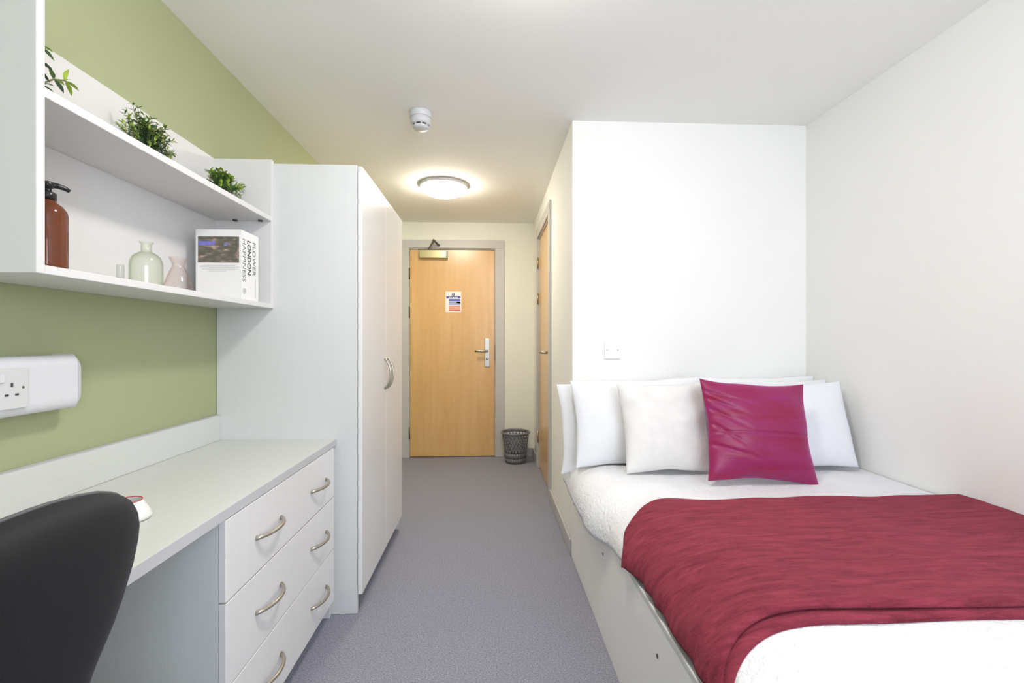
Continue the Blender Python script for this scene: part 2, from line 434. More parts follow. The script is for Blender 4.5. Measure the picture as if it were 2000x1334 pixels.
part('door_stop', B(EX0 + lw_ + 0.013, EX1 - lw_ - 0.013, YB + 0.0495, YB + 0.1, EZ - 0.036, EZ - 0.018, bev=0), M['frame'], a1)
part('threshold', B(EX0 + lw_, EX1 - lw_, YB + 0.0495, YB + 0.1, 0.0005, 0.012, bev=0), M['darkmetal'], a1)
part('strike_plate', B(EX1 - lw_ + 0.002, EX1 - lw_ + 0.0058, YB - 0.017, YB + 0.03, 0.95, 1.11, bev=0.0005), M['darkmetal'], a1)

# entrance door
d1 = structroot('door_1', (-0.37, YB + 0.004, 0), 'beech veneer entrance door with lever handle')
LX0, LX1 = EX0 + lw_ - 0.003, EX1 - lw_ + 0.003
LF = YB + 0.004
leaf = part('door_leaf', B(LX0, LX1, LF, LF + 0.044, 0.008, EZ - 0.022, bev=0.001), M['beech'], d1)
def lever(pr, x, y, z, dx, dy, out, m):
    """lever handle: starts at (x,y,z) on the face, projects along out, then along (dx,dy)"""
    p0 = Vector((x, y, z)); o = Vector(out)
    d = Vector((dx, dy, 0)); ln = d.length; d.normalize()
    pts = [p0, p0 + o * 0.035, p0 + o * 0.048 + d * 0.008, p0 + o * 0.054 + d * 0.022, p0 + o * 0.054 + d * (ln - 0.01), p0 + o * 0.050 + d * ln]
    return part('lever', MB().tube(pts, [0.012, 0.012, 0.012, 0.0115, 0.011, 0.010], 12), m, pr)
hp = part('handle_plate', B(-0.052, -0.002, LF - 0.010, LF - 0.0005, 0.885, 1.165, bev=0.004), M['steel'], d1, label='long steel handle plate')
lever(hp, -0.027, LF - 0.010, 1.042, -0.115, 0, (0, -1, 0), M['nickel'])
part('lock_cylinder', MB().lathe([(0.0135, 0), (0.0135, -0.012), (0.010, -0.016)], (-0.027, LF - 0.010, 0.965), 20, axis='y'), M['steel'], hp)
for z in (0.24, 1.42, 1.80):
    part('hinge', MB().tube([(LX0 - 0.005, LF - 0.006, z - 0.055), (LX0 - 0.005, LF - 0.006, z + 0.055)], 0.0065, 10), M['darkmetal'], d1)
cl = part('door_closer', B(-0.685, -0.425, LF - 0.055, LF - 0.001, 1.947, 2.024, bev=0.004), M['closer'], d1, label='champagne metal door closer')
part('closer_endcap', B(-0.4245, -0.412, LF - 0.057, LF - 0.001, 1.945, 2.026, bev=0.003), M['nickel'], cl)
part('closer_arm', MB().tube([(-0.592, LF - 0.03, 2.0265), (-0.592, LF - 0.03, 2.036), (-0.535, LF - 0.16, 2.085)], 0.011, 8), M['darkmetal'], cl)
part('closer_arm', MB().tube([(-0.535, LF - 0.16, 2.097), (-0.505, LF - 0.06, 2.078), (-0.495, YF - 0.002, 2.074)], 0.010, 8), M['darkmetal'], cl)

# bathroom door
XF = XH - 0.016
a2 = architrave('trim_2', [
    ('architrave_side', (XF, XH - 0.0005, DY0 - 0.07, DY0 + 0.008, 0.001, DZ - 0.008)),
    ('architrave_side', (XF, XH - 0.0005, DY1 - 0.008, DY1 + 0.055, 0.001, DZ - 0.008)),
    ('architrave_head', (XF, XH - 0.0005, DY0 - 0.07, DY1 + 0.055, DZ - 0.008, DZ + 0.075)),
    ('door_lining', (XH, XH + 0.1, DY0 + 0.001, DY0 + 0.018, 0.001, DZ - 0.001)),
    ('door_lining', (XH, XH + 0.1, DY1 - 0.018, DY1 - 0.001, 0.001, DZ - 0.001)),
    ('door_lining', (XH, XH + 0.1, DY0 + 0.018, DY1 - 0.018, DZ - 0.018, DZ - 0.001))], (XH, DY0, 0), 'grey painted frame around the bathroom door')
part('door_stop', B(XH + 0.0515, XH + 0.1, DY0 + 0.0185, DY0 + 0.034, 0.001, DZ - 0.0185, bev=0), M['frame'], a2)
part('door_stop', B(XH + 0.0515, XH + 0.1, DY1 - 0.034, DY1 - 0.0185, 0.001, DZ - 0.0185, bev=0), M['frame'], a2)
part('door_stop', B(XH + 0.0515, XH + 0.1, DY0 + 0.035, DY1 - 0.035, DZ - 0.036, DZ - 0.0185, bev=0), M['frame'], a2)
part('threshold', B(XH + 0.0515, XH + 0.1, DY0 + 0.035, DY1 - 0.035, 0.0005, 0.012, bev=0), M['darkmetal'], a2)
d2 = structroot('door_2', (XH + 0.010, 3.74, 0), 'beech veneer bathroom door seen edge on')
LX = XH + 0.010
part('door_leaf', B(LX, LX + 0.04, DY0 + 0.020, DY1 - 0.020, 0.008, DZ - 0.020, bev=0.001), M['beech'], d2)
rp = part('handle_rose', MB().lathe([(0.026, 0), (0.026, -0.007), (0.022, -0.009)], (LX - 0.0005, DY0 + 0.10, 1.055), 20, axis='x'), M['nickel'], d2)
lever(rp, LX - 0.009, DY0 + 0.10, 1.055, 0, 0.11, (-1, 0, 0), M['nickel'])
for z in (0.28, 1.52, 1.84):
    part('hinge', MB().tube([(XH - 0.005, DY1 - 0.019, z - 0.05), (XH - 0.005, DY1 - 0.019, z + 0.05)], 0.0065, 10), M['brass'], d2)

# ------------------------------------------------------------------ ceiling lamps and detector
def ceiling_lamp(x, y, r, m, label):
    t = thing('ceiling_lamp', label, 'lamp', (x, y, CEIL), 'round opal ceiling lamps')
    part('lamp_base', MB().lathe([(r * 0.9, -0.0005), (r, -0.004), (r, -0.018), (r * 0.98, -0.024), (r * 0.94, -0.023)], (x, y, CEIL), 64), M['plastic2'], t)
    pr = []
    for i in range(13):
        a = i / 12 * PI / 2
        pr.append((r * 0.94 * math.cos(a) + 1e-4, -0.0235 - 0.064 * math.sin(a)))
    part('lamp_shade', MB().lathe(pr, (x, y, CEIL), 64), m, t, label='glowing opal glass dome')
    return t
ceiling_lamp(-0.345, 3.46, 0.178, M['lamp_hall'], 'round lit opal dome ceiling lamp in the hallway before the door')
ceiling_lamp(0.10, 1.15, 0.13, M['lamp_room'], 'round lit opal dome ceiling lamp above the bedroom floor')

sx, sy = -0.352, 2.37
t = thing('smoke_detector', 'round white smoke detector on the ceiling nearer than the lamp', 'detector', (sx, sy, CEIL))
part('mounting_base', MB().lathe([(0.054, -0.0005), (0.056, -0.004), (0.056, -0.030), (0.054, -0.032)], (sx, sy, CEIL), 40), M['plastic'], t)
hd = part('detector_head', MB().lathe([(0.050, -0.0322), (0.0515, -0.035), (0.0515, -0.058), (0.047, -0.063), (0.044, -0.066)], (sx, sy, CEIL), 40), M['plastic'], t)
part('sensor_grille', MB().lathe([(0.040, -0.0662), (0.038, -0.074)], (sx, sy, CEIL), 30), M['black'], t)
for k in range(8):
    a = 2 * PI * k / 8 + 0.2
    m_ = MB(); cx_, cy_ = sx + 0.040 * math.cos(a), sy + 0.040 * math.sin(a)
    m_.tube([(cx_, cy_, CEIL - 0.066), (cx_, cy_, CEIL - 0.074)], 0.0045, 6)
    part('rib', m_, M['plastic'], t)
part('sensor_cap', MB().lathe([(0.042, -0.0742), (0.041, -0.080), (0.034, -0.086), (0.01, -0.088)], (sx, sy, CEIL), 36), M['plastic'], t)

# ------------------------------------------------------------------ wardrobe
XWF = -0.553; YWE = 2.831; WZT = 1.872
t = thing('wardrobe', 'tall white two-door wardrobe between the desk and the hallway', 'wardrobe', (-0.84, 2.37, 0))
part('side_panel', B(XL + 0.002, XWF, YP, YP + 0.018, 0.001, WZT), M['lam'], t)
part('side_panel', B(XL + 0.002, XWF, YWE - 0.018, YWE, 0.001, WZT), M['lam'], t)
part('top_panel', B(XL + 0.002, XWF, YP + 0.0182, YWE - 0.0182, WZT - 0.018, WZT), M['lam'], t)
part('bottom_panel', B(XL + 0.022, XWF - 0.001, YP + 0.0182, YWE - 0.0182, 0.072, 0.09), M['lam'], t)
part('back_panel', B(XL + 0.003, XL + 0.012, YP + 0.0182, YWE - 0.0182, 0.09, WZT - 0.0182, bev=0.0005), M['lam'], t)
part('plinth', B(XWF - 0.05, XWF - 0.034, YP + 0.0182, YWE - 0.0182, 0.001, 0.0718), M['lam'], t)
YS = (YP + 0.004 + YWE) / 2
def bow(p0, p1, out, r=0.0055):
    p0 = Vector(p0); p1 = Vector(p1); out = Vector(out); pts = []
    for i in range(15):
        u = i / 14
        pts.append(p0.lerp(p1, u) + out * (0.030 * (1 - (2 * u - 1) ** 2) ** 0.75))
    return MB().tube(pts, [r * (1.25 if i in (0, 14) else 1.0) for i in range(15)], 10)
for y0, y1, hy in ((YP + 0.004, YS - 0.0015, YS - 0.034), (YS + 0.0015, YWE, YS + 0.034)):
    d = part('door', B(XWF + 0.002, XWF + 0.020, y0, y1, 0.080, WZT - 0.004, bev=0.0012), M['door_white'], t)
    part('handle', bow((XWF + 0.0205, hy, 0.897), (XWF + 0.0205, hy, 1.050), (1, 0, 0)), M['nickel'], d)

# ------------------------------------------------------------------ wall shelf unit
XS = -0.893; SY0 = 0.952; SZ0, SZ1 = 1.272, 1.882
t = thing('wall_shelf_unit', 'white open wall shelf unit above the desk with two long shelves', 'shelf', (-1.0, 1.43, SZ0))
part('side_panel', B(XL + 0.002, XS, YP - 0.0182, YP - 0.0002, SZ0, SZ1), M['lamshelf'], t)
part('side_panel', B(XL + 0.002, XS, SY0, SY0 + 0.018, SZ0, SZ1), M['lamshelf'], t)
part('back_panel', B(XL + 0.001, XL + 0.009, SY0 + 0.0182, YP - 0.0184, SZ0 + 0.0185, SZ1 - 0.004, bev=0.0005), M['lamshelf'], t)
part('shelf', B(XL + 0.002, XS, SY0 + 0.0182, YP - 0.0184, SZ0, SZ0 + 0.018), M['lamshelf'], t)
part('shelf', B(XL + 0.010, XS - 0.001, SY0 + 0.0182, YP - 0.0184, 1.628, 1.648), M['lamshelf'], t)
for x in (-1.03, -0.93):
    part('shelf_bracket', MB().lathe([(0.009, 0), (0.009, -0.004)], (x, YP - 0.035, 1.6275), 12), M['black'], t)
SH1 = SZ0 + 0.0182; SH2 = 1.6482

# ------------------------------------------------------------------ desk worktop, upstand, drawers
XD = -0.637; ZT = 0.731; YD0 = -0.55
t = thing('desk', 'long pale grey desk worktop running to the wardrobe under the shelves', 'desk', (-0.88, 0.7, 0))
part('worktop', B(XL + 0.002, XD - 0.002, YD0, YP - 0.0005, ZT - 0.025, ZT, bev=0.001), M['top'], t)
part('front_edging', B(XD - 0.0018, XD, YD0, YP - 0.0005, ZT - 0.025, ZT - 0.0004, bev=0.0), M['topedge'], t)
up = part('upstand', B(XL + 0.002, XL + 0.019, YD0, YP - 0.0005, ZT + 0.0005, ZT + 0.102), M['top'], t)
part('edging', B(XL + 0.002, XL + 0.0192, YD0, YP - 0.0005, ZT + 0.1022, ZT + 0.1045, bev=0), M['topedge'], up)
part('end_panel', B(XL + 0.002, XD - 0.02, YD0, YD0 + 0.02, 0.001, ZT - 0.0255), M['lam'], t)

DY = 1.144
t = thing('drawer_chest', 'white chest of three wide drawers fixed beneath the desk beside the wardrobe', 'drawers', (-0.88, 1.53, 0))
XC = XD - 0.019
part('side_panel', B(XL + 0.03, XC, DY, DY + 0.018, 0.001, ZT - 0.026), M['lam'], t)
part('side_panel', B(XL + 0.03, XC, YP - 0.030, YP - 0.012, 0.001, ZT - 0.026), M['lam'], t)
part('back_panel', B(XL + 0.032, XL + 0.04, DY + 0.0182, YP - 0.0302, 0.05, ZT - 0.028, bev=0), M['lam'], t)
part('bottom_panel', B(XL + 0.042, XC - 0.002, DY + 0.0182, YP - 0.0302, 0.062, 0.078), M['lam'], t)
part('plinth', B(XC - 0.05, XC - 0.034, DY + 0.0182, YP - 0.0302, 0.001, 0.0615), M['lam'], t)
zs = [(0.5045, ZT - 0.028), (0.292, 0.5000), (0.080, 0.2875)]
for z0, z1 in zs:
    d = part('drawer', B(XC + 0.001, XC + 0.019, DY, YP - 0.034, z0, z1, bev=0.0014), M['door_white'], t)
    zc = (z0 + z1) / 2
    if z0 > 0.5: zc = 0.600
    for yc in (1.362, 1.748):
        part('handle', bow((XC + 0.0195, yc - 0.076, zc), (XC + 0.0195, yc + 0.076, zc), (1, 0, 0)), M['nickel'], d)

# ------------------------------------------------------------------ socket trunking on the green wall
TY1 = 1.255; TX = -1.060
t = thing('socket_trunking', 'white rounded power trunking on the green wall above the desk', 'trunking', (XL, 0.5, 1.03))
def dprofile(x0, x1, z0, z1, r, n=7):
    pts = [(x0, z0)]
    for i in range(n + 1):
        a = -PI / 2 + i / n * PI / 2
        pts.append((x1 - r * 0.75 + r * 0.75 * math.cos(a), z0 + r + r * math.sin(a)))
    for i in range(n + 1):
        a = i / n * PI / 2
        pts.append((x1 - r * 0.75 + r * 0.75 * math.cos(a), z1 - r + r * math.sin(a)))
    pts.append((x0, z1)); return pts
def extr(prof, y0, y1, prof1=None):
    n = len(prof); q = prof1 or prof
    vs = [(x, y0, z) for x, z in prof] + [(x, y1, z) for x, z in q]
    fs = [tuple(range(n)), tuple(range(2 * n - 1, n - 1, -1))] + [(i, (i + 1) % n, n + (i + 1) % n, n + i) for i in range(n)]
    return MB().add(vs, fs)
part('trunking_body', extr(dprofile(XL + 0.001, TX, 0.966, 1.102, 0.026), -0.4, TY1 - 0.016), M['plastic'], t)
part('end_cap', extr(dprofile(XL + 0.001, TX + 0.001, 0.964, 1.104, 0.027), TY1 - 0.0155, TY1, dprofile(XL + 0.001, TX - 0.006, 0.972, 1.096, 0.03)), M['plastic'], t)
pl = part('socket_plate', B(TX + 0.0003, TX + 0.006, 0.960, 1.106, 0.986, 1.076, bev=0.002), M['plastic2'], t)
xo = TX + 0.0062
def slot(y, z, dy, dz): part('socket_slot', B(xo, xo + 0.0012, y - dy / 2, y + dy / 2, z - dz / 2, z + dz / 2, bev=0), M['black'], pl)
for yc in (1.068, 0.998):
    slot(yc, 1.040, 0.004, 0.009); slot(yc - 0.011, 1.018, 0.007, 0.0045); slot(yc + 0.011, 1.018, 0.007, 0.0045)
for yc in (1.045, 1.020):
    part('switch', B(xo, xo + 0.003, yc - 0.006, yc + 0.006, 1.046, 1.066, bev=0.001), M['plastic'], pl)
for yc in (1.093, 0.972):
    part('screw', MB().lathe([(0.0028, 0), (0.0024, 0.001)], (xo, yc, 1.033), 10, axis='x'), M['darkmetal'], pl)

# ------------------------------------------------------------------ wall plate over the bed
px, pz = 0.648, 1.087
t = thing('wall_plate', 'small square white wall plate above the pillows', 'socket', (px, YW, pz))
pl = part('plate', B(px - 0.043, px + 0.043, YW - 0.009, YW - 0.0005, pz - 0.043, pz + 0.043, bev=0.003), M['platewhite'], t)
part('switch_rocker', B(px - 0.009, px + 0.009, YW - 0.0115, YW - 0.0092, pz - 0.022, pz - 0.004, bev=0.001), M['platewhite'], pl)
for s in (-1, 1):
    part('screw', MB().lathe([(0.0035, 0), (0.003, -0.0012)], (px + s * 0.029, YW - 0.0091, pz + 0.004), 12, axis='y'), M['nickel'], pl)

# ------------------------------------------------------------------ things on the lower shelf
# amber bottle
bx, by = -0.950, 1.036
t = thing('pump_bottle', 'amber pump bottle with black pump at the left end of the shelf', 'bottle', (bx, by, SH1))
part('bottle_body', MB().lathe([(0.030, 0.0004), (0.0335, 0.004), (0.034, 0.010), (0.034, 0.118), (0.032, 0.127), (0.026, 0.137), (0.018, 0.144), (0.013, 0.149), (0.013, 0.156)], (bx, by, SH1), 40), M['amber'], t)
pm = part('pump', MB().lathe([(0.0155, 0.150), (0.0155, 0.164), (0.010, 0.168), (0.0075, 0.169), (0.0075, 0.175), (0.011, 0.177), (0.012, 0.187), (0.009, 0.189)], (bx, by, SH1), 24), M['pump'], t)
part('spout', MB().tube([(bx, by, SH1 + 0.183), (bx + 0.010, by + 0.013, SH1 + 0.184), (bx + 0.018, by + 0.024, SH1 + 0.181), (bx + 0.021, by + 0.029, SH1 + 0.177)], [0.007, 0.006, 0.005, 0.004], 10), M['pump'], pm)
def vessel(prof, c, th=0.0022, n=40):
    inner = [(max(r - th, 0.0008), z + (th * 1.6 if i == 0 else 0)) for i, (r, z) in enumerate(prof)]
    full = [(0.0008, prof[0][1])] + prof + inner[::-1] + [(0.0008, prof[0][1] + th * 1.6)]
    return MB().lathe(full, c, n)
gx, gy = -0.990, 1.378
solo('bottle_vase', vessel([(0.037, 0.0005), (0.0395, 0.003), (0.040, 0.010), (0.040, 0.066), (0.0385, 0.078), (0.034, 0.089), (0.026, 0.097), (0.0175, 0.102), (0.0135, 0.105), (0.013, 0.125), (0.0135, 0.127), (0.0175, 0.130), (0.0172, 0.1325)], (gx, gy, SH1)),
     M['glassgreen'], 'pale green clear glass bottle vase with a narrow neck on the lower shelf', 'vase', (gx, gy, SH1))
gx, gy = -0.985, 1.507
solo('flask_vase', vessel([(0.036, 0.0005), (0.040, 0.004), (0.0415, 0.012), (0.040, 0.022), (0.031, 0.048), (0.0215, 0.074), (0.0165, 0.084), (0.0165, 0.090), (0.020, 0.098), (0.0245, 0.108), (0.0255, 0.111)], (gx, gy, SH1)),
     M['glasspink'], 'pale pink glass flask vase with flared lip beside the book', 'vase', (gx, gy, SH1))
gx, gy = -0.905, 1.174
solo('glass_vial', vessel([(0.0078, 0.0005), (0.0082, 0.002), (0.008, 0.028), (0.0075, 0.034)], (gx, gy, SH1), 0.001, 20),
     M['glassclear'], 'tiny clear glass vial at the front edge of the lower shelf', 'vial', (gx, gy, SH1))

# book
X0, X1, Y0, Y1, Z0, Z1 = -1.067, -0.906, 1.726, 1.850, SH1 + 0.0005, SH1 + 0.254
t = thing('book', 'thick white book with lettered spine at the shelf end near the wardrobe', 'book', ((X0 + X1) / 2, (Y0 + Y1) / 2, Z0))
cv = MB(); cv.box(X0, X1, Y0, Y0 + 0.003, Z0, Z1); cv.box(X0, X1, Y1 - 0.003, Y1, Z0, Z1); cv.box(X1 - 0.003, X1, Y0 + 0.003, Y1 - 0.003, Z0, Z1)
part('cover', cv, M['paper'], t)
part('page_block', B(X0 + 0.004, X1 - 0.0035, Y0 + 0.0035, Y1 - 0.0035, Z0 + 0.003, Z1 - 0.004, bev=0), M['plastic2'], t)
ph = part('cover_photo', B(X0 + 0.008, X1 - 0.008, Y0 - 0.0008, Y0 - 0.0001, Z1 - 0.121, Z1 - 0.026, bev=0), M['photo'], t, label='dark printed photograph on the front cover')
part('photo_highlight', B(X0 + 0.010, X0 + 0.068, Y0 - 0.0012, Y0 - 0.0009, Z1 - 0.059, Z1 - 0.043, bev=0), M['violet'], ph)
part('photo_highlight', B(X0 + 0.100, X0 + 0.112, Y0 - 0.0012, Y0 - 0.0009, Z1 - 0.060, Z1 - 0.050, bev=0), M['violet'], ph)
for i, (a, b_) in enumerate(((0.025, 0.140), (0.012, 0.154), (0.022, 0.150), (0.045, 0.106))):
    z = Z1 - 0.130 - i * 0.0072
    part('caption_line', B(X0 + a, X0 + b_, Y0 - 0.0006, Y0 - 0.0001, z - 0.001, z, bev=0), M['inkpale'], t)
# spine lettering runs downwards on the +X face
def spine(txt, size, yc, ztop, m, bold, length, shear=0.0):
    mt = frame_mtx((X1 + 0.0004, yc, ztop), (0, 0, -1), (0, 1, 0))
    o = text_mesh(txt, size, m, t, mt, bold=bold, shear=shear)
    zz = [v.co.z for v in o.data.vertices]; ln = max(zz) - min(zz); k = length / ln
    zt = max(zz)
    for v in o.data.vertices: v.co.z = zt + (v.co.z - zt) * k
    o.name = 'lettering'
spine('HAPPINESS', 0.031, Y0 + 0.009, Z1 - 0.028, M['inkgrey'], 0.0, 0.158)
spine('LONDON', 0.037, Y0 + 0.042, Z1 - 0.028, M['ink'], 0.0006, 0.128)
spine('FLOWER', 0.031, Y0 + 0.080, Z1 - 0.028, M['inkgrey'], 0.0003, 0.128)
ring = []
for k in range(20):
    a = 2 * PI * k / 20; ring.append((X1 + 0.0006, Y0 + 0.020 + 0.009 * math.cos(a), Z0 + 0.032 + 0.009 * math.sin(a)))
part('spine_emblem', MB().tube(ring, 0.0009, 6, closed=True).tube([(X1 + 0.0006, Y0 + 0.020, Z0 + 0.025), (X1 + 0.0006, Y0 + 0.020, Z0 + 0.039)], 0.0009, 6).tube([(X1 + 0.0006, Y0 + 0.015, Z0 + 0.032), (X1 + 0.0006, Y0 + 0.025, Z0 + 0.032)], 0.0009, 6), M['inkpale'], t)
part('spine_line', B(X1 + 0.0001, X1 + 0.0006, Y0 + 0.100, Y0 + 0.1015, Z0 + 0.012, Z0 + 0.086, bev=0), M['inkpale'], t)

# ------------------------------------------------------------------ potted plants on the top shelf
def leaf_mesh(base, d, L, W, nrm, curl=0.25):
    d = Vector(d).normalized(); n = Vector(nrm); s = d.cross(n)
    if s.length < 1e-3: s = d.cross(Vector((1, 0, 0)))
    s.normalize(); n = s.cross(d).normalized(); b = Vector(base)
    rows = [(0, 0.10), (0.25, 0.75), (0.5, 1.0), (0.78, 0.68), (1.0, 0.04)]
    vs = []
    for u, wv in rows:
        c = b + d * (L * u) - n * (curl * L * u * u)
        vs += [c - s * (W / 2 * wv) + n * (W * 0.12 * wv), c, c + s * (W / 2 * wv) + n * (W * 0.12 * wv)]
    fs = []
    for i in range(len(rows) - 1):
        fs += [(i * 3, i * 3 + 1, i * 3 + 4, i * 3 + 3), (i * 3 + 1, i * 3 + 2, i * 3 + 5, i * 3 + 4)]
    return vs, fs
def pot(t, x, y, z, r, h):
    part('pot', MB().lathe([(r * 0.7, 0.0004), (r * 0.74, 0.003), (r, h - 0.008), (r * 1.06, h - 0.006), (r * 1.06, h), (r * 0.93, h), (r * 0.9, h - 0.01), (0.001, h - 0.01)], (x, y, z), 28, cap=False), M['pot'], t)
    part('soil', MB().lathe([(r * 0.88, h - 0.0095), (r * 0.5, h - 0.006), (0.001, h - 0.005)], (x, y, z), 20), M['soil'], t)
def bushy(x, y, z, R, Ht, seed, label, sprigs, ll, lwid, extra=(), kind='needle'):
    rnd = random.Random(seed)
    t = thing('potted_plant', label, 'plant', (x, y, z), 'potted plants on the top shelf')
    pot(t, x, y, z, 0.030, 0.045)
    st = MB(); lv = MB(); lv2 = MB()
    base = Vector((x, y, z + 0.042))
    targets = []
    for i in range(sprigs):
        a = rnd.uniform(0, 2 * PI); e = rnd.uniform(0.12, 1.5)
        rr = R * (0.75 + 0.35 * rnd.random())
        targets.append(base + Vector((math.cos(a) * math.cos(e) * rr, math.sin(a) * math.cos(e) * rr, math.sin(e) * (Ht - 0.045) * rnd.uniform(0.75, 1.05))))
    for ex in extra: targets.append(Vector(ex))
    for tg in targets:
        tg.x = max(tg.x, XL + 0.03)
        mid = base.lerp(tg, 0.5) + Vector((rnd.uniform(-.006, .006), rnd.uniform(-.006, .006), 0.012))
        pts = []
        for i in range(9):
            u = i / 8; pts.append(base * (1 - u) ** 2 + mid * 2 * u * (1 - u) + tg * u * u)
        st.tube(pts, [0.0013 - 0.0008 * i / 8 for i in range(9)], 5)
        for i in range(2, 9):
            tdir = (pts[i] - pts[i - 1]).normalized()
            for k in range(4 if kind == 'needle' else 3):
                a = rnd.uniform(0, 2 * PI)
                side = tdir.cross(Vector((math.cos(a), math.sin(a), 0.3))).normalized()
                d = (tdir * rnd.uniform(0.5, 1.0) + side * rnd.uniform(0.6, 1.0))
                if (pts[i] + d * ll).x < XL + 0.016: continue
                vs, fs = leaf_mesh(pts[i], d, ll * rnd.uniform(0.7, 1.15), lwid * rnd.uniform(.8, 1.2), (0, 0, 1), 0.2)
                (lv2 if (i > 6 and rnd.random() < 0.75) else lv).add(vs, fs, True)
    part('stems', st, M['stem'], t, kind='stuff')
    part('foliage', lv, M['leaf'] if kind != 'needle' else M['leafdark'], t, kind='stuff')
    part('young_foliage', lv2, M['leaflight'], t, kind='stuff', label='lighter green tips')
    return t
bushy(-1.030, 1.815, SH2, 0.082, 0.140, 5, 'small round potted plant beside the wardrobe on the top shelf', 52, 0.020, 0.0085, kind='leaf')
bushy(-1.035, 1.440, SH2, 0.070, 0.165, 11, 'bushy fine-leaved potted plant in the middle of the top shelf', 64, 0.016, 0.0046,
      extra=((-1.03, 1.545, SH2 + 0.098), (-1.035, 1.555, SH2 + 0.095), (-1.02, 1.53, SH2 + 0.094), (-1.03, 1.36, SH2 + 0.142), (-1.04, 1.365, SH2 + 0.135), (-1.04, 1.395, SH2 + 0.175), (-1.03, 1.40, SH2 + 0.170),
             (-1.03, 1.345, SH2 + 0.10), (-1.03, 1.335, SH2 + 0.085), (-1.03, 1.47, SH2 + 0.13), (-1.04, 1.49, SH2 + 0.12)))
# leftmost plant: larger separate leaves
lx, ly = -1.035, 1.075
t = thing('potted_plant', 'long-stemmed potted plant partly hidden behind the left shelf side', 'plant', (lx, ly, SH2), 'potted plants on the top shelf')
pot(t, lx, ly, SH2, 0.030, 0.045)
base = Vector((lx, ly, SH2 + 0.04))
def stem_to(pts):
    part('stem', MB().tube(pts, [0.0018] * len(pts), 6), M['stem'], t)
def lf(p, d, L, W, m):
    vs, fs = leaf_mesh(p, d, L, W, (0, 0, 1), 0.3)
    part('leaf', MB().add(vs, fs, True), m, t)
s1 = [base, base + Vector((0.0, 0.010, 0.05)), base + Vector((0.002, 0.024, 0.09)), base + Vector((0.004, 0.030, 0.125))]
s2 = [base, base + Vector((0.003, 0.035, 0.040)), base + Vector((0.005, 0.065, 0.068)), base + Vector((0.006, 0.092, 0.080))]
s3 = [base, base + Vector((-0.01, -0.02, 0.07)), base + Vector((-0.012, -0.03, 0.12))]
for s_ in (s1, s2, s3): stem_to(s_)
rnd = random.Random(3)
for p, d, L, mm in ((s1[3], (0.1, 0.9, 0.4), .030, 'leaflight'), (s1[3], (0.2, 1, -0.2), .034, 'leaf'), (s1[3], (-.2, -1, .4), .028, 'leaf'),
                    (s1[2], (0.1, 1, 0.15), .038, 'leafdark'), (s1[2], (-.1, -1, .1), .03, 'leaf'), (base + Vector((.001, .018, .072)), (.1, 1, -.15), .040, 'leafdark'),
                    (base + Vector((.001, .018, .072)), (0, -1, .1), .034, 'leaf'), (base + Vector((0, .012, .058)), (.1, 1, -.1), .036, 'leafdark'),
                    (s2[1], (.1, 1, -.12), .040, 'leafdark'), (s2[1], (.1, .8, .6), .030, 'leaf'), (s2[2], (.1, 1, -.5), .030, 'leafdark'), (s2[2], (0, .8, .25), .026, 'leaflight'),
                    (s2[2], (0, -.3, 1), .022, 'leaf'), (s2[3], (.05, 0, 1), .028, 'leaflight'), (s2[3], (.1, 1, .1), .034, 'leaflight'), (s2[3], (.1, .8, -.8), .032, 'leaflight'),
                    (s2[3], (-.1, .5, .6), .022, 'leaflight'), (s3[2], (0, -.8, .6), .03, 'leaf'), (s3[2], (.1, .5, .6), .03, 'leaf'), (s3[1], (.1, -1, .1), .03, 'leaf')):
    lf(p, d, L, 0.013 if mm != 'leaf' else 0.012, M[mm])

# ------------------------------------------------------------------ cup on the desk
cx_, cy_ = -0.822, 1.085
t = thing('cup', 'white tapered cup with a thin red rim on the desk behind the chair', 'cup', (cx_, cy_, ZT))
part('cup_body', vessel([(0.040, 0.0005), (0.045, 0.003), (0.046, 0.010), (0.042, 0.020), (0.030, 0.041), (0.029, 0.0435)], (cx_, cy_, ZT), 0.0025, 36), M['cup'], t)
part('rim', MB().tube([(cx_ + 0.028 * math.cos(k / 28 * 2 * PI), cy_ + 0.028 * math.sin(k / 28 * 2 * PI), ZT + 0.0445) for k in range(28)], 0.0012, 6, closed=True), M['cupred'], t, label='thin red rim')

